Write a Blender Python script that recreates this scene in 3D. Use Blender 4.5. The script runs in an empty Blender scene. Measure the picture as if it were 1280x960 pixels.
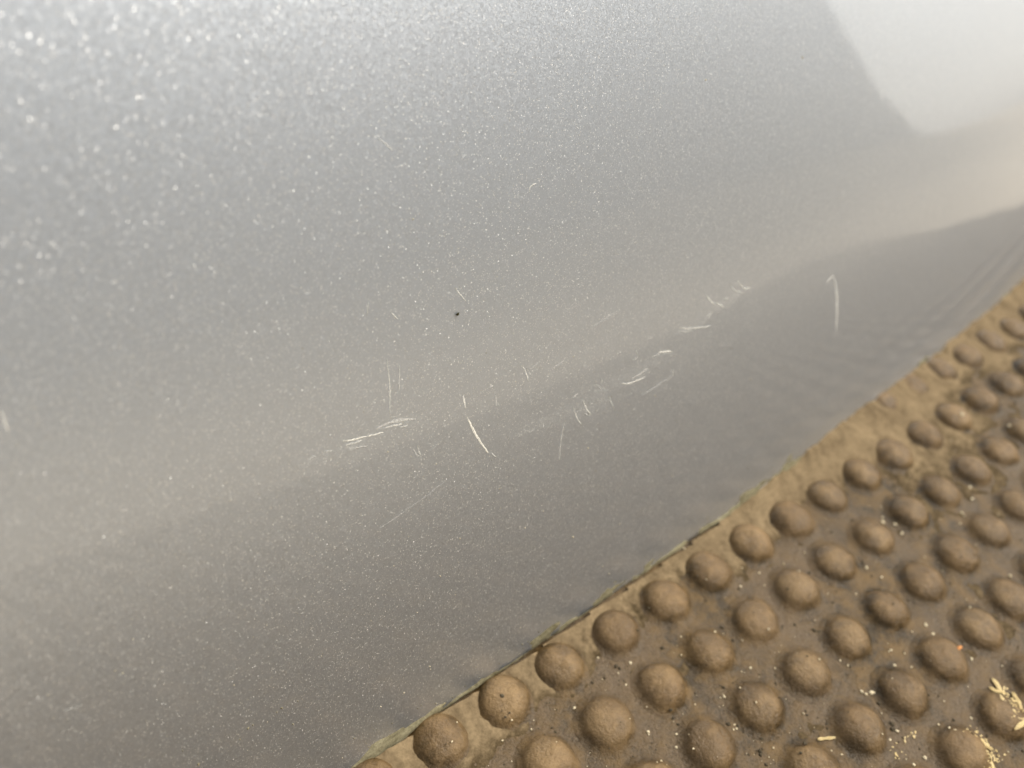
import bpy, math, random
import numpy as np
from mathutils import Matrix, Vector

# ------------------------------------------------------------------ scale
S = 0.02            # one dome spacing of the rubber mat = 20 mm; the layout below is in spacings
scene = bpy.context.scene
col = scene.collection
random.seed(11)
rng = np.random.RandomState(5)

# ------------------------------------------------------------------ camera
CAM = np.array([-2.97877, -3.56659, 10.87727])
ROT = np.array([[0.81001374, 0.32942468, -0.48513619],
                [-0.57432184, 0.61277357, -0.54282868],
                [0.11845747, 0.718323, 0.6855508]])
FPX = 1043.52       # focal length for a 1280 px wide frame
cam_data = bpy.data.cameras.new('camera')
cam_data.sensor_fit = 'HORIZONTAL'
cam_data.sensor_width = 36.0
cam_data.lens = 36.0 * FPX / 1280.0
cam_data.clip_start = 0.01
cam_data.clip_end = 2000.0
cam_data.dof.use_dof = True
cam_data.dof.focus_distance = 9.9 * S
cam_data.dof.aperture_fstop = 9.5
cam = bpy.data.objects.new('camera', cam_data)
col.objects.link(cam)
m = Matrix([list(ROT[i]) + [CAM[i] * S] for i in range(3)] + [[0, 0, 0, 1]])
cam.matrix_world = m
scene.camera = cam

# ------------------------------------------------------------------ sky and sun (hazy bright overcast)
SUN_EL, SUN_AZ = math.radians(52), math.radians(-21)      # azimuth measured from +X towards +Y
world = bpy.data.worlds.new('World')
scene.world = world
world.use_nodes = True
wn, wl = world.node_tree.nodes, world.node_tree.links
wn.clear()
sky = wn.new('ShaderNodeTexSky')
sky.sky_type = 'NISHITA'
sky.sun_disc = False
sky.sun_elevation = SUN_EL
sky.sun_rotation = math.pi / 2 - SUN_AZ
sky.air_density = 1.0
sky.dust_density = 3.0
sky.ozone_density = 1.0
hs = wn.new('ShaderNodeHueSaturation')
hs.inputs['Saturation'].default_value = 0.12
bg = wn.new('ShaderNodeBackground')
bg.inputs['Strength'].default_value = 0.12
wo = wn.new('ShaderNodeOutputWorld')
wl.new(sky.outputs[0], hs.inputs['Color'])
tint = wn.new('ShaderNodeMix')
tint.data_type = 'RGBA'
tint.blend_type = 'MULTIPLY'
tint.inputs[0].default_value = 1.0
tint.inputs[7].default_value = (1.0, 0.955, 0.875, 1.0)      # warm haze
wl.new(hs.outputs[0], tint.inputs[6])
wl.new(tint.outputs[2], bg.inputs['Color'])
wl.new(bg.outputs[0], wo.inputs['Surface'])

sun_data = bpy.data.lights.new('sun', 'SUN')
sun_data.energy = 1.5
sun_data.angle = math.radians(16)
sun_data.color = (1.0, 0.93, 0.82)
sun = bpy.data.objects.new('sun', sun_data)
col.objects.link(sun)
sd = Vector((math.cos(SUN_EL) * math.cos(SUN_AZ), math.cos(SUN_EL) * math.sin(SUN_AZ), math.sin(SUN_EL)))
sun.rotation_euler = sd.to_track_quat('Z', 'Y').to_euler()
sun.location = sd * 5

vs = scene.view_settings
vs.view_transform = 'Standard'
vs.look = 'None'
vs.exposure = 0.70
vs.gamma = 1.0
vs.use_curve_mapping = False
scene.cycles.max_bounces = 5
scene.cycles.diffuse_bounces = 3
scene.cycles.glossy_bounces = 3
scene.cycles.use_denoising = True


# ------------------------------------------------------------------ helpers
def tag(o, label=None, cat=None, group=None, kind=None):
    if label: o['label'] = label
    if cat: o['category'] = cat
    if group: o['group'] = group
    if kind: o['kind'] = kind
    return o


def mesh_obj(name, verts, faces, mat, parent=None, smooth=True, scale=S):
    me = bpy.data.meshes.new(name)
    me.from_pydata([tuple(float(c) * scale for c in v) for v in verts], [], [tuple(int(i) for i in f) for f in faces])
    me.update()
    if smooth:
        me.polygons.foreach_set('use_smooth', [True] * len(me.polygons))
    for mm in (mat if isinstance(mat, (list, tuple)) else [mat]):
        me.materials.append(mm)
    o = bpy.data.objects.new(name, me)
    col.objects.link(o)
    if parent is not None:
        o.parent = parent
    return o


def vnoise(x, y, seed=0):
    """smooth value noise in numpy, about 0..1"""
    x = np.asarray(x, float); y = np.asarray(y, float)
    xi = np.floor(x).astype(np.int64); yi = np.floor(y).astype(np.int64)
    xf = x - xi; yf = y - yi
    u = xf * xf * xf * (xf * (xf * 6 - 15) + 10); v = yf * yf * yf * (yf * (yf * 6 - 15) + 10)

    def h(a, b):
        n = (a * 374761393 + b * 668265263 + seed * 974634347) & 0x7fffffff
        n = ((n ^ (n >> 13)) * 1274126177) & 0x7fffffff
        n = (n ^ (n >> 16)) & 0xffff
        return n / 65535.0
    return (h(xi, yi) * (1 - u) + h(xi + 1, yi) * u) * (1 - v) + (h(xi, yi + 1) * (1 - u) + h(xi + 1, yi + 1) * u) * v


def fbm(x, y, seed=0, octaves=4):
    a, s, t, f = 1.0, 0.0, 0.0, 1.0
    for k in range(octaves):
        s = s + a * vnoise(x * f + 17.3 * k, y * f - 9.1 * k, seed + k); t += a
        a *= 0.5; f *= 2.03
    return s / t


class NT:
    """small helper around a material's node tree"""
    def __init__(self, name):
        self.mat = bpy.data.materials.new(name)
        self.mat.use_nodes = True
        self.n = self.mat.node_tree.nodes
        self.l = self.mat.node_tree.links
        self.b = self.n['Principled BSDF']
        self.out = self.n['Material Output']

    def node(self, t, **kw):
        nd = self.n.new(t)
        for k, v in kw.items():
            setattr(nd, k, v)
        return nd

    def set(self, sock, val):
        if hasattr(val, 'node') and hasattr(val, 'is_output'):
            self.l.new(val, sock)
        else:
            sock.default_value = val

    def math(self, op, a, b=0.0, c=None):
        nd = self.node('ShaderNodeMath', operation=op)
        self.set(nd.inputs[0], a); self.set(nd.inputs[1], b)
        if c is not None: self.set(nd.inputs[2], c)
        return nd.outputs[0]

    def vmath(self, op, a, b=None, scale=None):
        nd = self.node('ShaderNodeVectorMath', operation=op)
        self.set(nd.inputs[0], a)
        if b is not None: self.set(nd.inputs[1], b)
        if scale is not None: self.set(nd.inputs['Scale'], scale)
        return nd.outputs[0]

    def noise(self, vec, scale, detail=4.0, rough=0.55):
        nd = self.node('ShaderNodeTexNoise')
        self.set(nd.inputs['Vector'], vec)
        nd.inputs['Scale'].default_value = scale
        nd.inputs['Detail'].default_value = detail
        nd.inputs['Roughness'].default_value = rough
        return nd.outputs[0]

    def ramp(self, fac, stops):
        nd = self.node('ShaderNodeValToRGB')
        self.set(nd.inputs[0], fac)
        e = nd.color_ramp.elements
        while len(e) < len(stops): e.new(0.5)
        for i, (p, c) in enumerate(stops):
            e[i].position = p
            e[i].color = (c, c, c, 1) if isinstance(c, (int, float)) else (*c, 1)
        return nd.outputs[0]

    def mix(self, fac, a, b):
        nd = self.node('ShaderNodeMix', data_type='RGBA')
        self.set(nd.inputs[0], fac)
        self.set(nd.inputs[6], (*a, 1) if isinstance(a, tuple) else a)
        self.set(nd.inputs[7], (*b, 1) if isinstance(b, tuple) else b)
        return nd.outputs[2]

    def bump(self, height, strength, dist, normal=None):
        nd = self.node('ShaderNodeBump')
        self.set(nd.inputs['Height'], height)
        nd.inputs['Strength'].default_value = strength
        nd.inputs['Distance'].default_value = dist
        if normal is not None: self.set(nd.inputs['Normal'], normal)
        return nd.outputs[0]


# ------------------------------------------------------------------ materials
def make_paint():
    t = NT('silver_metallic_paint')
    co = t.node('ShaderNodeTexCoord').outputs['Object']
    geo = t.node('ShaderNodeNewGeometry').outputs['Normal']

    def flakes(scale, amp):
        v = t.node('ShaderNodeTexVoronoi', feature='F1')
        t.set(v.inputs['Vector'], co)
        v.inputs['Scale'].default_value = scale
        v.inputs['Randomness'].default_value = 1.0
        r = t.vmath('SUBTRACT', v.outputs['Color'], (0.5, 0.5, 0.5))
        nrm = t.vmath('NORMALIZE', t.vmath('ADD', geo, t.vmath('SCALE', r, scale=amp)))
        sep = t.node('ShaderNodeSeparateColor')
        t.set(sep.inputs[0], v.outputs['Color'])
        return nrm, sep.outputs, v.outputs['Distance']

    nrm1, c1, d1 = flakes(4200.0, 0.12)
    b = t.b
    colour = t.ramp(c1[2], [(0.0, (0.530, 0.576, 0.640)), (1.0, (0.570, 0.619, 0.685))])
    normal, rough, metal = nrm1, 0.42, 0.90
    # aluminium flakes: many small ones, a few large ones, each tilted its own way
    for scale, thr, rad, tilt, amount, rgh in ((3000.0, 0.70, 0.32, 0.65, 0.85, 0.30), (1900.0, 0.84, 0.24, 0.95, 1.0, 0.20)):
        nr, c, d = flakes(scale, tilt)
        sel = t.math('MULTIPLY', t.math('GREATER_THAN', c[0], thr), t.math('LESS_THAN', d, rad))
        amt = t.math('MULTIPLY', t.math('MULTIPLY', sel, t.math('ADD', t.math('MULTIPLY', c[1], 0.7), 0.3)), amount)
        colour = t.mix(amt, colour, (0.98, 0.97, 0.94))  # whitened: part of the sparkle is painted into the flake colour
        normal = t.vmath('ADD', t.vmath('SCALE', normal, scale=t.math('SUBTRACT', 1.0, amt)), t.vmath('SCALE', nr, scale=amt))
        rough = t.math('ADD', t.math('MULTIPLY', t.math('SUBTRACT', 1.0, amt), rough), t.math('MULTIPLY', amt, rgh))
        metal = t.math('ADD', t.math('MULTIPLY', t.math('SUBTRACT', 1.0, amt), metal), t.math('MULTIPLY', amt, 0.5))
    t.set(b.inputs['Base Color'], colour)
    t.set(b.inputs['Normal'], t.vmath('NORMALIZE', normal))
    t.set(b.inputs['Roughness'], rough)
    t.set(b.inputs['Metallic'], metal)
    b.inputs['Coat Weight'].default_value = 1.0
    b.inputs['Coat Roughness'].default_value = 0.02
    b.inputs['Coat IOR'].default_value = 1.55
    # faint orange peel on the clear coat
    peel = t.bump(t.noise(co, 160.0, 2.0), 0.02, 0.0006)
    t.set(b.inputs['Coat Normal'], peel)
    return t.mat


def make_rubber():
    t = NT('dusty_brown_rubber')
    pos = t.node('ShaderNodeNewGeometry').outputs['Position']
    sep = t.node('ShaderNodeSeparateXYZ'); t.set(sep.inputs[0], pos)
    big = t.noise(pos, 26.0, 5.0, 0.6)
    mid = t.noise(pos, 150.0, 5.0, 0.65)
    fine = t.noise(pos, 1100.0, 4.0, 0.7)
    # grimy valleys between the domes: dirt with crevice shade painted in, dried grey patches
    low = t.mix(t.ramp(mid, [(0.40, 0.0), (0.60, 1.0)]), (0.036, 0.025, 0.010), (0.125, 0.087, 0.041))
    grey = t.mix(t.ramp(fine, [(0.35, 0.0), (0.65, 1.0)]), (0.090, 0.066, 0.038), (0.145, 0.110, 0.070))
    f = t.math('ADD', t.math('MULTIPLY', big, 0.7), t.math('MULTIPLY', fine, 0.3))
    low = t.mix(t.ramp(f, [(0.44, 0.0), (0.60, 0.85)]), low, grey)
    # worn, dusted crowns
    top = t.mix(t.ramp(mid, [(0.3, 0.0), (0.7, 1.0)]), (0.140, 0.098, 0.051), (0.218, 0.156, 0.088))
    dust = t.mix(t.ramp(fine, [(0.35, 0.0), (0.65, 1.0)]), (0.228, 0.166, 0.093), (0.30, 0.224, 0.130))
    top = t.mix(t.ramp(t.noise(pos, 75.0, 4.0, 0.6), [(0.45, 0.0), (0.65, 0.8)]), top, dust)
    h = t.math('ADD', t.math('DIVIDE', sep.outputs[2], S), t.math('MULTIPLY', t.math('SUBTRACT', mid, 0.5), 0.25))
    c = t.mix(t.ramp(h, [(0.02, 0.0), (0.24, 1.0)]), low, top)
    # sand colour added on the unseen outer mat to soften its mirrored edge
    out = t.math('ADD', t.math('MULTIPLY', sep.outputs[1], -1.0 / S), t.math('MULTIPLY', t.math('SUBTRACT', t.noise(pos, 14.0, 5.0, 0.6), 0.5), 14.0))
    c = t.mix(t.ramp(t.math('MULTIPLY', out, 0.04), [(0.30, 0.0), (0.62, 0.85)]), c, (0.50, 0.44, 0.345))
    oi = t.node('ShaderNodeObjectInfo').outputs['Random']
    v = t.node('ShaderNodeHueSaturation')
    t.set(v.inputs['Color'], c)
    v.inputs['Hue'].default_value = 0.494
    v.inputs['Saturation'].default_value = 1.18
    t.set(v.inputs['Value'], t.math('ADD', t.math('MULTIPLY', oi, 0.2), 0.92))
    t.set(t.b.inputs['Base Color'], v.outputs[0])
    t.set(t.b.inputs['Roughness'], t.ramp(mid, [(0.3, 0.28), (0.7, 0.56)]))
    t.b.inputs['Specular IOR Level'].default_value = 0.38
    hh = t.math('ADD', t.math('MULTIPLY', mid, 1.0), t.math('MULTIPLY', fine, 0.35))
    t.set(t.b.inputs['Normal'], t.bump(hh, 0.9, 0.0012))
    return t.mat


def make_grainy(name, c0, c1, scale=700.0, rough=0.9, bump=0.6, dist=0.0005):
    t = NT(name)
    co = t.node('ShaderNodeNewGeometry').outputs['Position']
    a = t.noise(co, scale, 5.0, 0.7)
    b2 = t.noise(co, scale * 0.12, 3.0)
    f = t.math('ADD', t.math('MULTIPLY', a, 0.55), t.math('MULTIPLY', b2, 0.45))
    t.set(t.b.inputs['Base Color'], t.mix(t.ramp(f, [(0.36, 0.0), (0.64, 1.0)]), c0, c1))
    t.b.inputs['Roughness'].default_value = rough
    t.b.inputs['Specular IOR Level'].default_value = 0.2
    t.set(t.b.inputs['Normal'], t.bump(a, bump, dist))
    return t.mat


def make_dirt():
    t = NT('sandy_dirt')
    co = t.node('ShaderNodeNewGeometry').outputs['Position']
    a = t.noise(co, 800.0, 5.0, 0.7)
    b2 = t.noise(co, 90.0, 4.0)
    f = t.math('ADD', t.math('MULTIPLY', a, 0.5), t.math('MULTIPLY', b2, 0.5))
    sand = t.mix(t.ramp(f, [(0.36, 0.0), (0.64, 1.0)]), (0.150, 0.108, 0.060), (0.31, 0.232, 0.135))
    film = t.mix(t.ramp(f, [(0.36, 0.0), (0.64, 1.0)]), (0.048, 0.033, 0.014), (0.120, 0.085, 0.044))
    dep = t.node('ShaderNodeAttribute', attribute_name='depth').outputs['Fac']
    k = t.math('ADD', dep, t.math('MULTIPLY', t.math('SUBTRACT', a, 0.5), 0.9))
    t.set(t.b.inputs['Base Color'], t.mix(t.ramp(k, [(0.1, 0.0), (0.9, 1.0)]), film, sand))
    t.b.inputs['Roughness'].default_value = 0.9
    t.b.inputs['Specular IOR Level'].default_value = 0.2
    t.set(t.b.inputs['Normal'], t.bump(a, 0.6, 0.0005))
    return t.mat


def make_scratch(name, colour, opacity):
    t = NT(name)
    co = t.node('ShaderNodeNewGeometry').outputs['Position']
    n = t.noise(co, 1800.0, 4.0, 0.75)
    t.b.inputs['Base Color'].default_value = (*colour, 1)
    t.b.inputs['Roughness'].default_value = 0.5
    t.set(t.b.inputs['Alpha'], t.ramp(n, [(0.36, opacity * (0.08 if opacity < 0.1 else 0.35)), (0.58, opacity)]))
    return t.mat


PAINT = make_paint()
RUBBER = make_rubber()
SAND = make_dirt()
CRUST = make_grainy('greenish_dirt_crust', (0.13, 0.115, 0.065), (0.33, 0.30, 0.195), 900.0)
GROUND = make_grainy('sandy_ground', (0.70, 0.615, 0.495), (0.82, 0.73, 0.60), 6.0, 0.9, 0.3, 0.004)
BLOCKER_GREY = make_grainy('blocker_grey', (0.36, 0.365, 0.385), (0.43, 0.435, 0.455), 12.0, 0.85, 0.3, 0.004)
STRAW = make_grainy('pale_straw', (0.62, 0.46, 0.20), (0.85, 0.70, 0.40), 1500.0, 0.55, 0.3, 0.0002)
PALE_GRIT = make_grainy('pale_grit', (0.62, 0.52, 0.34), (0.85, 0.76, 0.55), 1500.0, 0.5, 0.2, 0.0002)
DARK_GRIT = make_grainy('dark_grit', (0.05, 0.04, 0.025), (0.10, 0.08, 0.05), 1500.0, 0.7, 0.2, 0.0002)
ORANGE = make_grainy('orange_grain', (0.62, 0.25, 0.08), (0.75, 0.36, 0.14), 1500.0, 0.5, 0.2, 0.0002)
SPECK = make_grainy('dark_olive_speck', (0.025, 0.022, 0.006), (0.05, 0.045, 0.012), 1500.0, 0.5, 0.2, 0.0002)
SCR = [make_scratch('scratch_faint', (0.85, 0.84, 0.79), 0.42),
       make_scratch('scratch_light', (0.9, 0.89, 0.83), 0.8),
       make_scratch('scratch_deep', (0.93, 0.91, 0.82), 1.0),
       make_scratch('scuff_haze', (0.80, 0.80, 0.76), 0.055),
       make_scratch('scratch_hairline', (0.82, 0.81, 0.77), 0.22)]


# ------------------------------------------------------------------ panel surface (in spacings)
SEAM = np.array([4.38890876e-05, 1.69086589e-03, 4.31947711e-02, 2.89859952e-01])
T0, T1, ZZ, TW, X0 = 25.5, 33.0, 10.0, 0.012, 11.0     # lean at the foot, lean at height ZZ, twist along X


def seam(x):
    x = np.asarray(x, float)
    xc = np.clip(x, -3.0, 21.0)
    return np.polyval(SEAM, xc) + np.polyval(np.polyder(SEAM), xc) * (x - xc)


_zs = np.linspace(0, 30, 3001)
_tl = np.radians(T0 + (T1 - T0) * np.clip(_zs / ZZ, 0, 1.6))
_pr = np.concatenate([[0], np.cumsum(np.tan(_tl[:-1]) * np.diff(_zs))])


def panel_y(x, z):
    x = np.asarray(x, float)
    u = np.clip(x - X0, 0, 8.5)
    q = -0.001 * (u * u + 2 * u * (np.maximum(x - X0, 0) - u))      # the twist eases off towards the far end
    return seam(x) + np.interp(z, _zs, _pr) + (TW * (x - X0) + q) * np.asarray(z)


def panel_normal(x, z):
    e = 1e-3
    dx = (panel_y(x + e, z) - panel_y(x - e, z)) / (2 * e)
    dz = (panel_y(x, z + e) - panel_y(x, z - e)) / (2 * e)
    n = np.array([dx, -1.0, dz]); return n / np.linalg.norm(n)


def px_ray(u, v):
    d = ROT @ np.array([(u - 640) / FPX, -(v - 480) / FPX, -1.0])
    return d / np.linalg.norm(d)


def on_panel(u, v, lift=0.0):
    d = px_ray(u, v)
    g = lambda t: (CAM + t * d)[1] - float(panel_y((CAM + t * d)[0], (CAM + t * d)[2]))
    a, b = 1.0, 45.0
    ts = np.linspace(a, b, 200)
    for i in range(199):
        if g(ts[i]) < 0 <= g(ts[i + 1]):
            a, b = ts[i], ts[i + 1]; break
    for _ in range(30):
        mid = (a + b) / 2
        if g(mid) < 0: a = mid
        else: b = mid
    p = CAM + a * d
    return p + panel_normal(p[0], p[2]) * lift


def on_mat(u, v, z=0.0):
    d = px_ray(u, v)
    return CAM + d * ((z - CAM[2]) / d[2])


# ------------------------------------------------------------------ ground and an added sky blocker (both seen mirrored in the paint)
gz = -0.35
gnd = mesh_obj('ground', [(-6000, -6000, gz), (6000, -6000, gz), (6000, 6000, gz), (-6000, 6000, gz)], [(0, 1, 2, 3)], GROUND)
tag(gnd, kind='structure')


def prism(name, poly, z0, z1, mat, parent=None):
    n = len(poly)
    v = [(x, y, z0) for x, y in poly] + [(x, y, z1) for x, y in poly]
    f = [tuple(range(n - 1, -1, -1)), tuple(range(n, 2 * n))] + [(i, (i + 1) % n, n + (i + 1) % n, n + i) for i in range(n)]
    return mesh_obj(name, v, f, mat, parent, smooth=False)


WH = 75
wv = []
for (x, y, z) in [(150, -43, gz), (150, -36.5, 34), (146, -33, WH), (-60, -190, WH), (-60, -190, gz)]:
    wv += [(x, y, z), (x + 6, y - 8, z)]
wf = [(0, 2, 4, 6, 8), (9, 7, 5, 3, 1)] + [(2 * i, 2 * i + 1, (2 * i + 3) % 10, (2 * i + 2) % 10) for i in range(5)]
blocker = mesh_obj('sky_blocker', wv, wf, BLOCKER_GREY, smooth=False)  # unseen slab, added to block the sky from part of the reflection
tag(blocker, 'grey slab added out of view to dim part of the reflection in the silver paint', 'blocker')

# unseen sandy mound along the blocker, added for its pale band in the reflection
bv, bf = [], []
line = [((330, -66), 3.0), ((235, -54), 8.0), ((150, -43.5), 9.0), ((110, -71.5), 15.0), ((60, -106.5), 15.0), ((-75, -201.0), 13.0)]
for k in range(len(line)):
    (fx, fy), hz = line[k]
    nrm = np.array([-0.575, 0.818]) if k > 1 else np.array([-0.25, 0.97])
    if k == 0:
        nrm = np.array([0.0, 1.0])
    for q, zz in ((-12, -0.1), (0.0, 1.0), (12, 0.90), (30, 0.58), (52, 0.22), (78, -0.03)):
        p = np.array([fx, fy]) + nrm * q
        bv.append((p[0], p[1], gz - 0.05 + zz * hz))
for k in range(len(line) - 1):
    for q in range(5):
        a = 6 * k + q
        bf.append((a, a + 1, a + 7, a + 6))
tag(mesh_obj('reflection_bank', bv, bf, GROUND), kind='structure')

# ------------------------------------------------------------------ rubber mat
MAT_EDGE = [(-18, 4.2), (30.5, 14.0), (31.0, 1.0), (44, -7.2), (58, -19.5), (56, -24), (30, -19), (12, -19), (-2, -24), (-18, -30)]
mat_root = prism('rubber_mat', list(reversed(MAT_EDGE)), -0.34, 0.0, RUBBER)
tag(mat_root, 'dusty brown rubber mat covered in rows of round domes beside the silver panel', 'mat')


def in_poly(x, y, poly):
    c = False; n = len(poly)
    for i in range(n):
        x1, y1 = poly[i]; x2, y2 = poly[(i + 1) % n]
        if (y1 > y) != (y2 > y) and x < (x2 - x1) * (y - y1) / (y2 - y1) + x1:
            c = not c
    return c


DOME_R, DOME_H = 0.368, 0.23


def dome_profile(k):
    """radius, height pairs from the crown to the foot, with a small fillet at the foot"""
    pts = []
    for i in range(k):
        a = (i / (k - 1)) * math.radians(74)
        pts.append((DOME_R * 0.985 * math.sin(a), DOME_H * math.cos(a) ** 0.95))
    pts += [(DOME_R * 1.015, 0.042), (DOME_R * 1.09, 0.023), (DOME_R * 1.19, 0.009), (DOME_R * 1.34, -0.006)]
    return pts


def dome_mesh(name, seed, seg=28, k=8):
    r = np.random.RandomState(seed)
    ph = r.rand(6) * 6.28; am = r.randn(6) * 0.020
    verts = [(0, 0, DOME_H)]; faces = []
    pr = dome_profile(k)[1:]
    for i, (rad, z) in enumerate(pr):
        for j in range(seg):
            a = 2 * math.pi * j / seg
            w = 1 + am[0] * math.cos(a + ph[0]) * 1.5 + am[1] * math.cos(2 * a + ph[1]) + am[2] * math.cos(3 * a + ph[2])
            dz = (am[3] * math.cos(a + ph[3]) + am[4] * math.cos(2 * a + ph[4])) * z * 1.4
            dz += 0.020 * (float(fbm(rad * math.cos(a) * 9 + seed * 3.7, rad * math.sin(a) * 9, seed, 3)) - 0.5) * min(1, z / 0.1)
            verts.append((rad * w * math.cos(a), rad * w * math.sin(a), z + dz))
    for j in range(seg):
        faces.append((0, 1 + j, 1 + (j + 1) % seg))
    for i in range(len(pr) - 1):
        for j in range(seg):
            a = 1 + i * seg + j; b = 1 + i * seg + (j + 1) % seg
            faces.append((a, a + seg, b + seg, b))
    me = bpy.data.meshes.new(name)
    me.from_pydata([tuple(c * S for c in v) for v in verts], [], faces)
    me.polygons.foreach_set('use_smooth', [True] * len(me.polygons))
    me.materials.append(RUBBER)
    return me


variants = [dome_mesh('dome', 100 + i) for i in range(14)]
far_v, far_f = [], []
far_prof = [(0.0, DOME_H)] + [(0.2, 0.205), (0.31, 0.115), (0.355, 0.02), (0.4, -0.01)]


def visible(x, y):
    q = (np.array([x, y, 0.15]) - CAM) @ ROT
    if q[2] >= -0.5: return False
    u = 640 - FPX * q[0] / q[2]; v = 480 + FPX * q[1] / q[2]
    return -60 < u < 1345 and -60 < v < 1025


for i in range(-17, 66):
    for j in range(-30, 4):
        x, y = float(i), float(j)
        if not in_poly(x, y, MAT_EDGE) or not in_poly(x + 0.4, y, MAT_EDGE): continue
        s = float(seam(x))
        if y > s - (0.22 if x < 9 else 0.02): continue
        xj, yj = x + rng.randn() * 0.012, y + rng.randn() * 0.012
        if visible(x, y):
            o = bpy.data.objects.new('dome', variants[rng.randint(14)])
            o.location = (xj * S, yj * S, 0)
            o.rotation_euler.z = rng.rand() * 6.28
            sc = 1 + rng.randn() * 0.025
            o.scale = (sc, sc, sc * (1 + rng.randn() * 0.05))
            o.parent = mat_root
            col.objects.link(o)
        elif y > -30:
            b0 = len(far_v); seg = 10
            far_v.append((xj, yj, DOME_H))
            for rad, z in far_prof[1:]:
                for k in range(seg):
                    a = 2 * math.pi * k / seg
                    far_v.append((xj + rad * math.cos(a), yj + rad * math.sin(a), z))
            for k in range(seg):
                far_f.append((b0, b0 + 1 + k, b0 + 1 + (k + 1) % seg))
                for rr in range(3):
                    a = b0 + 1 + rr * seg + k; b = b0 + 1 + rr * seg + (k + 1) % seg
                    far_f.append((a, a + seg, b + seg, b))
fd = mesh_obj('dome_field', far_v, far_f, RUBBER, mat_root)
tag(fd, kind='stuff')

# ------------------------------------------------------------------ car body panel
xs = np.arange(-16, 36.01, 0.2)
zs = np.concatenate([[0.086, 0.12, 0.2, 0.3], np.arange(0.4, 16.01, 0.2)])
hem = [(math.pi * a / 6) for a in range(1, 6)]
HR = 0.045
pv = []; nprof = 0
for x in xs:
    ring = [(float(panel_y(x, z)) , z) for z in reversed(zs)]
    yb = float(panel_y(x, zs[0]))
    for a in hem:                                    # folded lower edge
        ring.append((yb + HR - HR * math.cos(a), zs[0] - HR * 1.2 * math.sin(a)))
    for z in list(zs[::4]):
        ring.append((float(panel_y(x, z)) + 2 * HR, z))
    nprof = len(ring)
    pv += [(x, y, z) for y, z in ring]
pf = []
for i in range(len(xs) - 1):
    for j in range(nprof):
        a = i * nprof + j; b = i * nprof + (j + 1) % nprof
        pf.append((a, b, b + nprof, a + nprof))
panel = mesh_obj('car_body_panel', pv, pf, PAINT)
tag(panel, 'silver metallic car body panel with fine scratches, standing over the edge of the mat', 'car panel')

# dried dirt stuck to the folded lower edge
cx = np.arange(-1.6, 19.0, 0.03); cz = np.linspace(0.05, 0.40, 24)
CX, CZ = np.meshgrid(cx, cz, indexing='ij')
cov = 1.25 * fbm(CX * 1.5, CZ * 5.0, 31, 5) - 0.50 - np.abs(CZ - 0.08) * 2.1 - 0.10 * (CX > 8)
cov += 0.10 * (vnoise(CX * 7, CZ * 9, 5) - 0.5)
hgt = np.clip(cov * 0.11, -1, 0.03)
cv, cidx, cf = [], -np.ones(CX.shape, int), []
for i in range(CX.shape[0]):
    for j in range(CX.shape[1]):
        if hgt[i, j] > -0.03:
            x, z = CX[i, j], CZ[i, j]
            n = panel_normal(x, max(z, 0.1))
            p = np.array([x, float(panel_y(x, z)), z]) + n * hgt[i, j]
            cidx[i, j] = len(cv); cv.append(p)
for i in range(CX.shape[0] - 1):
    for j in range(CX.shape[1] - 1):
        q = (cidx[i, j], cidx[i + 1, j], cidx[i + 1, j + 1], cidx[i, j + 1])
        if min(q) >= 0: cf.append(q)
crust = mesh_obj('dirt_crust', cv, cf, CRUST, panel)
tag(crust, 'patchy pale green dirt along the lower edge', kind='stuff')

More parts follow.
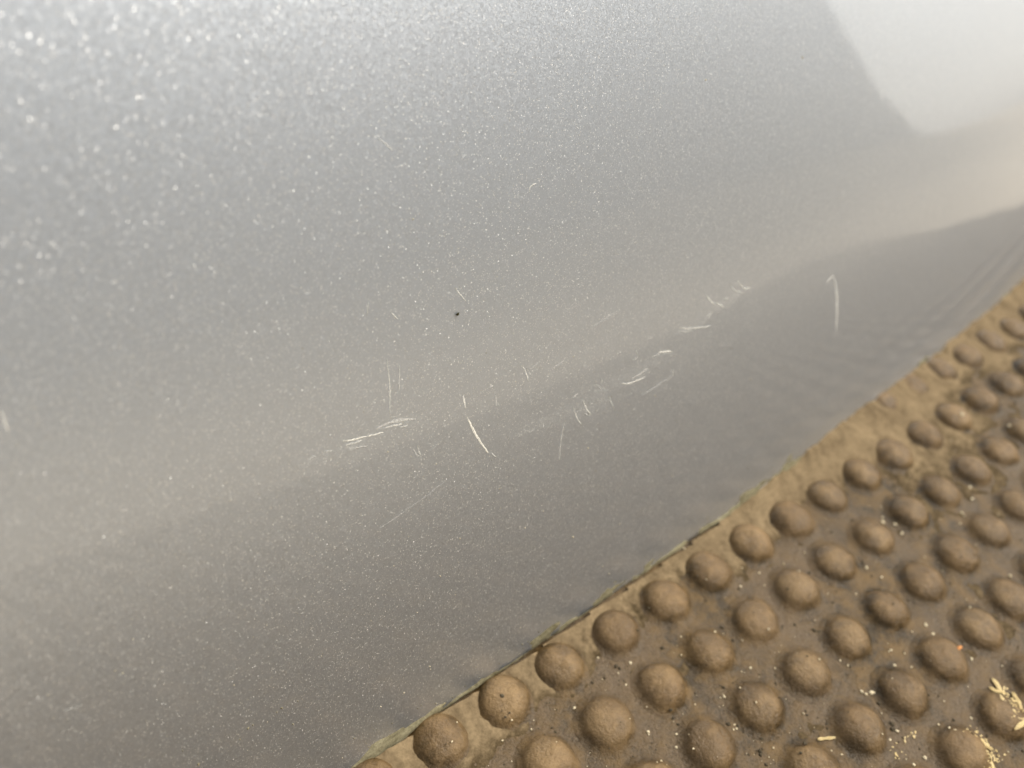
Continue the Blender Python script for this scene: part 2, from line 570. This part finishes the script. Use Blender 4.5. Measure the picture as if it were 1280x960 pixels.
# scratches: polyline in the photograph's pixels -> ribbon lying on the paint
SCRATCHES = [
    ([(372, 584), (410, 570), (450, 552), (490, 533), (528, 522)], 16.0, 3),
    ([(470, 534), (490, 528), (515, 524)], 9.0, 3),
    ([(640, 546), (680, 528), (720, 508), (760, 488)], 20.0, 3),
    ([(740, 490), (780, 474), (815, 456), (845, 438)], 18.0, 3),
    ([(800, 494), (820, 484), (842, 468)], 12.0, 3),
    ([(840, 420), (870, 405), (905, 380), (935, 358)], 16.0, 3),
    ([(715, 522), (735, 512), (765, 500)], 22.0, 3),
    # (points, width px, depth class)
    ([(578, 492), (580, 502), (582, 511)], 3.2, 1),
    ([(583, 520), (588, 531), (595, 544), (603, 557), (610, 566)], 3.7, 2),
    ([(614, 566), (617, 569), (620, 571)], 2.2, 1),
    ([(483, 448), (485, 463), (487, 480), (487, 498), (487, 517)], 1.7, 1),
    ([(499, 455), (499, 475), (498, 492)], 1.8, 0),
    ([(428, 551), (440, 550), (455, 546), (468, 543), (479, 540)], 1.9, 2),
    ([(432, 556), (445, 553), (452, 550)], 1.5, 1),
    ([(470, 536), (482, 530), (494, 525), (508, 524), (519, 524)], 4.5, 0),
    ([(481, 535), (492, 532), (503, 530)], 2.2, 1),
    ([(500, 534), (505, 533), (509, 532)], 1.8, 1),
    ([(486, 529), (498, 527), (512, 524)], 2.4, 0),
    ([(404, 565), (410, 564), (415, 563)], 2.2, 0),
    ([(386, 576), (390, 571), (396, 569)], 2.4, 0),
    ([(436, 561), (448, 559), (460, 557)], 1.6, 0),
    ([(515, 560), (518, 565), (522, 570), (526, 570)], 2.2, 0),
    ([(521, 556), (523, 563), (526, 570)], 1.8, 1),
    ([(652, 456), (656, 463), (659, 470), (660, 477)], 2.2, 1),
    ([(658, 460), (661, 466), (663, 470)], 1.6, 0),
    ([(661, 462), (668, 457), (675, 452)], 2.2, 4),
    ([(612, 485), (614, 481), (616, 484)], 3.6, 0),
    ([(619, 492), (620, 500), (620, 508)], 2.6, 0),
    ([(705, 528), (702, 545), (700, 560), (699, 575)], 2.2, 0),
    ([(716, 509), (719, 518), (722, 524), (727, 531)], 1.8, 1),
    ([(729, 499), (731, 507), (734, 513), (738, 518)], 2.2, 1),
    ([(730, 516), (732, 518), (737, 519)], 2.2, 0),
    ([(716, 497), (720, 493), (722, 492)], 2.6, 0),
    ([(760, 495), (764, 503), (768, 513)], 1.7, 1),
    ([(752, 472), (752, 479)], 1.8, 0),
    ([(740, 482), (746, 481), (752, 487), (756, 485)], 2.4, 4),
    ([(777, 479), (784, 480), (793, 477), (806, 471)], 2.6, 1),
    ([(790, 473), (800, 468), (810, 460)], 3.6, 0),
    ([(822, 441), (829, 440), (836, 439), (839, 440)], 3.4, 1),
    ([(815, 446), (825, 442)], 2.2, 0),
    ([(806, 491), (816, 486), (825, 479), (834, 473)], 3.0, 4),
    ([(840, 461), (841, 466), (840, 470)], 2.4, 0),
    ([(794, 438), (797, 443), (795, 449), (791, 450)], 2.2, 0),
    ([(848, 409), (858, 411), (870, 410), (880, 409), (888, 407)], 1.9, 1),
    ([(848, 414), (856, 415), (864, 413)], 2.2, 0),
    ([(883, 369), (887, 375), (891, 380), (893, 382)], 2.2, 1),
    ([(894, 378), (899, 381), (905, 384)], 2.0, 1),
    ([(884, 397), (887, 393), (890, 390)], 2.0, 0),
    ([(912, 354), (915, 359), (918, 364), (928, 366)], 2.2, 0),
    ([(921, 350), (925, 356), (931, 362), (938, 359)], 2.0, 1),
    ([(905, 374), (910, 373)], 2.4, 0),
    ([(1042, 344), (1044, 355), (1046, 370), (1046, 390), (1045, 415)], 3.4, 1),
    ([(1033, 353), (1037, 349), (1042, 344)], 2.6, 1),
    ([(568, 359), (572, 365), (577, 371), (582, 376)], 1.7, 1),
    ([(574, 358), (574, 362), (572, 366)], 1.2, 0),
    ([(583, 366), (581, 371), (580, 373)], 1.2, 0),
    ([(488, 390), (493, 395), (497, 399)], 2.0, 1),
    ([(460, 376), (459, 388), (458, 394)], 1.4, 0),
    ([(662, 241), (661, 236), (665, 231), (670, 229)], 1.6, 1),
    ([(472, 172), (482, 180), (490, 188)], 2.4, 0),
    ([(558, 601), (545, 610), (530, 622), (515, 632), (502, 642)], 1.2, 4),
    ([(502, 642), (490, 650), (482, 655), (474, 660)], 1.6, 4),
    ([(80, 888), (95, 884), (104, 880)], 2.4, 4),
    ([(0, 512), (3, 517), (6, 527), (10, 541)], 2.6, 1),
    ([(690, 460), (698, 455), (706, 450)], 2.6, 4),
    ([(742, 408), (752, 401), (764, 393), (774, 388)], 2.4, 4),
    ([(655, 538), (663, 540), (668, 536)], 2.0, 4),
    ([(538, 563), (545, 556), (552, 551)], 1.4, 4),
]
for pts, w, cl in SCRATCHES:
    P = np.array(pts, float)
    # resample
    seg = np.r_[0, np.cumsum(np.hypot(*np.diff(P, axis=0).T))]
    n = max(4, int(seg[-1] / 2.5))
    tt = np.linspace(0, seg[-1], n)
    Q = np.c_[np.interp(tt, seg, P[:, 0]), np.interp(tt, seg, P[:, 1])]
    Q[1:-1] += rng.randn(n - 2, 2) * 0.22
    verts, faces = [], []
    ctr = [on_panel(u, v, 0.004) for u, v in Q]
    for i in range(n):
        a = ctr[max(0, i - 1)]; b = ctr[min(n - 1, i + 1)]
        d = (b - a) / (np.linalg.norm(b - a) + 1e-9)
        nn = panel_normal(ctr[i][0], ctr[i][2])
        side = np.cross(d, nn)
        s = i / (n - 1)
        dist = np.linalg.norm(ctr[i] - CAM)
        hw = 0.44 * w * dist / FPX * (0.25 + 0.75 * math.sin(math.pi * min(1, max(0, s))) ** 0.5) * (0.8 + 0.4 * rng.rand())
        verts += [ctr[i] + side * hw, ctr[i] + nn * 0.006, ctr[i] - side * hw]
    for i in range(n - 1):
        k = 3 * i
        faces += [(k, k + 1, k + 4, k + 3), (k + 1, k + 2, k + 5, k + 4)]
    mesh_obj('scratch', verts, faces, SCR[cl], panel)


def lump(c, r, seed, squash=(1, 1, 1), n=None):
    """irregular little pebble: jittered octahedron subdivided once"""
    q = np.random.RandomState(seed)
    base = np.array([(1, 0, 0), (-1, 0, 0), (0, 1, 0), (0, -1, 0), (0, 0, 1), (0, 0, -1)], float)
    tri = [(0, 2, 4), (2, 1, 4), (1, 3, 4), (3, 0, 4), (2, 0, 5), (1, 2, 5), (3, 1, 5), (0, 3, 5)]
    v = [b for b in base]; f = []; cache = {}

    def midp(a, b):
        k = (min(a, b), max(a, b))
        if k not in cache:
            mm = v[a] + v[b]; v.append(mm / np.linalg.norm(mm)); cache[k] = len(v) - 1
        return cache[k]
    for a, b, c2 in tri:
        ab, bc, ca = midp(a, b), midp(b, c2), midp(c2, a)
        f += [(a, ab, ca), (b, bc, ab), (c2, ca, bc), (ab, bc, ca)]
    A = q.rand() * 6.28; ca_, sa_ = math.cos(A), math.sin(A)
    out = []
    for p in v:
        p = p * r * (1 + q.randn() * 0.16) * np.array(squash)
        out.append(np.array(c) + np.array([p[0] * ca_ - p[1] * sa_, p[0] * sa_ + p[1] * ca_, p[2]]))
    return out, f


# dark speck stuck on the paint
c = on_panel(571.5, 392.5, 0.01)
v, f = lump(c, 0.022, 3, (1.25, 0.7, 1.0))
tag(mesh_obj('dirt_speck', v, f, SPECK), 'tiny dark olive speck stuck on the silver paint above the scratches', 'dirt')

# fine dust specks and splashed dirt flecks dried on the paint
fv, ff, fm = [], [], []
flecks = [(352, 885, 2.6, 1), (346, 890, 1.6, 1), (310, 910, 3.0, 1), (316, 906, 2.0, 1), (366, 905, 1.8, 1), (248, 955, 3.2, 1), (228, 938, 1.6, 1),
          (372, 876, 1.6, 1), (300, 924, 1.8, 1), (716, 671, 2.4, 0), (537, 833, 1.8, 0), (505, 866, 1.6, 0), (476, 883, 1.6, 0), (538, 837, 1.2, 0),
          (735, 560, 1.6, 0), (656, 660, 1.6, 0), (575, 673, 1.6, 0), (550, 720, 1.6, 0), (1003, 72, 2.2, 0), (882, 100, 2.0, 0), (516, 274, 2.0, 0)]
for k in range(230):
    u = rng.rand() * 1000; v = 430 + rng.rand() * 520
    if v > 955 - (u - 455) * 0.70 - 12: continue
    flecks.append((u, v, 0.6 + 0.9 * rng.rand() ** 3, 0 if rng.rand() < 0.85 else 1))
for k in range(70):
    u = 440 + rng.rand() * 560
    flecks.append((u, 960 - (u - 457) * 0.69 - 6 - abs(rng.randn()) * 16, 0.8 + 1.2 * rng.rand() ** 2, 1))
for k, (u, v, r, mi) in enumerate(flecks):
    c = on_panel(u, v, 0.002)
    if c[2] < 0.12 or c[1] - CAM[1] < 0.5: continue
    vv, fc = lump(c, 0.5 * r * np.linalg.norm(c - CAM) / FPX, 300 + k, (1.2, 0.8, 0.8))
    b0 = len(fv); fv.extend(vv); ff.extend([(a + b0, b + b0, d + b0) for a, b, d in fc]); fm.extend([mi] * len(fc))
fl = mesh_obj('dirt_flecks', fv, ff, [PALE_GRIT, CRUST], panel)
fl.data.polygons.foreach_set('material_index', fm)
tag(fl, kind='stuff')

# ------------------------------------------------------------------ sandy dirt drifted along the foot of the panel
dx = 0.045
gx = np.arange(-2.2, 22.0, dx); gy = np.arange(-5.2, 4.4, dx)
GX, GY = np.meshgrid(gx, gy, indexing='ij')
D = seam(GX) - GY                                            # distance in front of the panel foot
N1 = fbm(GX * 0.9, GY * 0.9, 3, 4); N2 = fbm(GX * 3.1, GY * 3.1, 7, 4); N3 = fbm(GX * 9, GY * 9, 11, 3)
RD = np.hypot(GX - np.round(GX), GY - np.round(GY))          # distance to the nearest dome centre
A = np.clip(1 - D / 0.8, -0.12, 1.1) * 0.07                 # strip along the foot
far = np.clip((GX - 6.5) / 4, 0, 1)
A = A + far * np.clip(1 - D / 5.0, -0.1, 1) * 0.07            # sandier towards the far end
bur = np.exp(-((GX - 10.2) / 3.0) ** 2) * np.clip(1 - (D - 0.2) / 0.6, 0, 1)
A = A + np.clip((4.0 - GX) / 4, 0, 1) * np.clip(1 - D / 2.6, 0, 1) * 0.04
A = A + bur * 0.10                                           # drift that half buries the outer row
ring = np.exp(-((RD - 0.43) / 0.045) ** 2) * np.clip(1 - D / 1.6, 0, 1)
Z = A + (N1 - 0.5) * 0.11 + (N2 - 0.5) * 0.07 + (N3 - 0.5) * 0.035 + ring * 0.03 - 0.032
Z = np.where(D < np.clip(0.0 - (GX - 6.0) * 0.2, -0.35, 0.0), -0.2, Z)
keep = Z > -0.025
idx = -np.ones(Z.shape, int); idx[keep] = np.arange(keep.sum())
dv = np.c_[GX[keep], GY[keep], Z[keep]]
q = np.stack([idx[:-1, :-1], idx[1:, :-1], idx[1:, 1:], idx[:-1, 1:]], -1).reshape(-1, 4)
q = q[(q >= 0).all(1)]
dirt = mesh_obj('sandy_dirt', dv, q, SAND)
at = dirt.data.attributes.new('depth', 'FLOAT', 'POINT')
at.data.foreach_set('value', np.clip((Z[keep] + 0.005) / 0.055, 0, 1).astype(np.float32))
tag(dirt, 'tan sandy dirt gathered between the domes along the foot of the panel', 'dirt', kind='stuff')

# ------------------------------------------------------------------ grit, chaff and straw on the mat


def surf_z(x, y):
    r = math.hypot(x - round(x), y - round(y))
    if r < DOME_R and not y > float(seam(x)) - 0.22:
        return DOME_H * math.sqrt(max(0.0, 1 - (r / (DOME_R * 1.02)) ** 2)) ** 0.9
    return 0.0


gv, gf, gm = [], [], []


def add_grain(c, r, seed, mi, squash=(1.0, 0.8, 0.6)):
    v, f = lump(c, r, seed, squash)
    b = len(gv); gv.extend(v); gf.extend([(a + b, bb + b, cc + b) for a, bb, cc in f]); gm.extend([mi] * len(f))


big_grit = [(1077, 865, 4), (1092, 866, 2.5), (1157, 781, 3.6), (1166, 793, 3.4), (1262, 720, 3.4), (1118, 832, 3.2), (1121, 838, 2.4),
            (1089, 866, 4.6), (1082, 868, 3), (1035, 839, 3), (1214, 824, 3), (1119, 656, 4), (1127, 667, 3.4), (1083, 710, 3.4),
            (1102, 722, 2.6), (718, 885, 3.2), (788, 829, 3.2), (810, 915, 3.4), (845, 918, 2.6), (812, 877, 2), (628, 926, 2.2),
            (664, 912, 2), (905, 871, 3), (938, 835, 2.6), (1103, 653, 4.4), (1202, 641, 3), (1218, 602, 3.6), (1201, 520, 4),
            (1215, 624, 3), (1178, 697, 2.2), (1263, 530, 3), (1004, 892, 2.2), (1121, 914, 3.2), (1112, 925, 3), (1140, 958, 3),
            (1173, 906, 2.4), (1185, 911, 2.4), (1192, 914, 2), (855, 686, 2.6), (827, 711, 2.4), (1156, 948, 4), (945, 878, 2),
            (1210, 762, 2.2), (1140, 790, 2), (1063, 775, 2), (1050, 826, 2.2)]
for k, (u, v, r) in enumerate(big_grit):
    p = on_mat(u, v, 0.0); z = surf_z(p[0], p[1])
    p = on_mat(u, v, z)
    add_grain((p[0], p[1], surf_z(p[0], p[1]) + 0.01), 0.62 * r * np.linalg.norm(p - CAM) / FPX, 500 + k, 0)
for k in range(3600):
    u = 470 + rng.rand() * 850; v = 380 + rng.rand() * 620
    p = on_mat(u, v, 0.0)
    if p[1] > float(seam(p[0])) - 0.1: continue
    den = 0.35 + 0.65 * float(fbm(p[0] * 0.7, p[1] * 0.7, 77, 3) > 0.5)
    den *= 0.4 + 0.6 * min(1.0, max(0.0, (float(seam(p[0])) - p[1]) / 2.5))
    if rng.rand() > den: continue
    r = math.hypot(p[0] - round(p[0]), p[1] - round(p[1]))
    if r < DOME_R and rng.rand() > 0.18: continue
    rad = 0.006 + 0.016 * rng.rand() ** 3
    mi = 0 if rng.rand() < 0.42 else 1
    add_grain((p[0], p[1], surf_z(p[0], p[1]) + rad * 0.3), rad * (1.7 if mi else 1.0), 2000 + k, mi)
# broken chaff trailing over the lower right domes
for (u0, v0, u1, v1, n) in [(1200, 918, 1246, 948, 80), (1250, 862, 1282, 902, 80), (1228, 930, 1240, 962, 70), (1208, 905, 1226, 925, 24),
                            (1112, 938, 1140, 915, 10), (1118, 955, 1130, 940, 8)]:
    for k in range(n):
        t = rng.rand()
        u = u0 + (u1 - u0) * t + rng.randn() * 4.5; v = v0 + (v1 - v0) * t + rng.randn() * 4.0
        p = on_mat(u, v, 0.0); p = on_mat(u, v, surf_z(p[0], p[1]))
        rad = 0.006 + 0.014 * rng.rand() ** 2
        add_grain((p[0], p[1], surf_z(p[0], p[1]) + 0.006), rad, 7000 + int(rng.randint(9999)), 2, (1.5, 0.8, 0.22))
me_grit = mesh_obj('grit', gv, gf, [PALE_GRIT, DARK_GRIT, STRAW], None, smooth=False)
me_grit.data.polygons.foreach_set('material_index', gm)
tag(me_grit, 'pale and dark grit with broken chaff scattered over the mat', 'grit', kind='stuff')


def blade(name, pts, w, label, cat='straw', mat=STRAW, thick=0.012):
    """flat irregular sliver through the given photo points, resting on the mat"""
    P = np.array(pts, float)
    seg = np.r_[0, np.cumsum(np.hypot(*np.diff(P, axis=0).T))]
    n = max(5, int(seg[-1] / 3)); tt = np.linspace(0, seg[-1], n)
    Q = np.c_[np.interp(tt, seg, P[:, 0]), np.interp(tt, seg, P[:, 1])]
    C = []
    for u, v in Q:
        p = on_mat(u, v, 0.0); p = on_mat(u, v, surf_z(p[0], p[1])); C.append(np.array([p[0], p[1], surf_z(p[0], p[1]) + 0.03]))
    V, F = [], []
    for i in range(n):
        d = C[min(n - 1, i + 1)] - C[max(0, i - 1)]; d /= np.linalg.norm(d) + 1e-9
        side = np.cross(d, [0, 0, 1.0]); side /= np.linalg.norm(side) + 1e-9
        hw = 0.5 * w * np.linalg.norm(C[i] - CAM) / FPX * (0.75 + 0.5 * rng.rand()) * (0.55 if i in (0, n - 1) else 1)
        up = np.array([0, 0, thick])
        V += [C[i] + side * hw, C[i] + up * 1.3, C[i] - side * hw, C[i] - up]
    for i in range(n - 1):
        for j in range(4):
            a = 4 * i + j; b = 4 * i + (j + 1) % 4
            F.append((a, b, b + 4, a + 4))
    F += [(3, 2, 1, 0), (4 * n - 4, 4 * n - 3, 4 * n - 2, 4 * n - 1)]
    o = mesh_obj(name, V, F, mat, smooth=False)
    return tag(o, label, cat)


blade('straw_fragment', [(1021, 925), (1032, 924), (1043, 923)], 3.4, 'short straight straw stub lying flat between domes near the bottom edge')
blade('straw_fragment', [(1268, 912), (1276, 906), (1286, 900)], 4.2, 'straw sliver lying by the lowest dome at the right edge')
blade('chaff_flake', [(1239, 849), (1245, 856), (1250, 866), (1256, 868)], 4.6, 'forked pale chaff flake, upper prong, lying left of the trail of chaff', 'chaff')
blade('chaff_flake', [(1235, 860), (1242, 864), (1250, 867)], 3.6, 'small pale chaff flake under the forked one', 'chaff')
blade('chaff_flake', [(1264, 866), (1272, 878), (1277, 892)], 4.2, 'long pale chaff flake against the right edge dome', 'chaff')
blade('chaff_flake', [(1224, 924), (1232, 934), (1240, 938)], 4.6, 'wide crumpled chaff flake at the foot of the lowest right dome', 'chaff')
blade('chaff_flake', [(1233, 946), (1237, 953), (1239, 962)], 5.0, 'broad chaff flake cut off by the bottom edge of the picture', 'chaff')
p = on_mat(1197, 812, 0.1)
v, f = lump((p[0], p[1], surf_z(p[0], p[1]) + 0.02), 0.042, 9, (1.4, 0.8, 0.7))
tag(mesh_obj('orange_grain', v, f, ORANGE), 'single small orange grain resting on the side of a dome', 'grain')
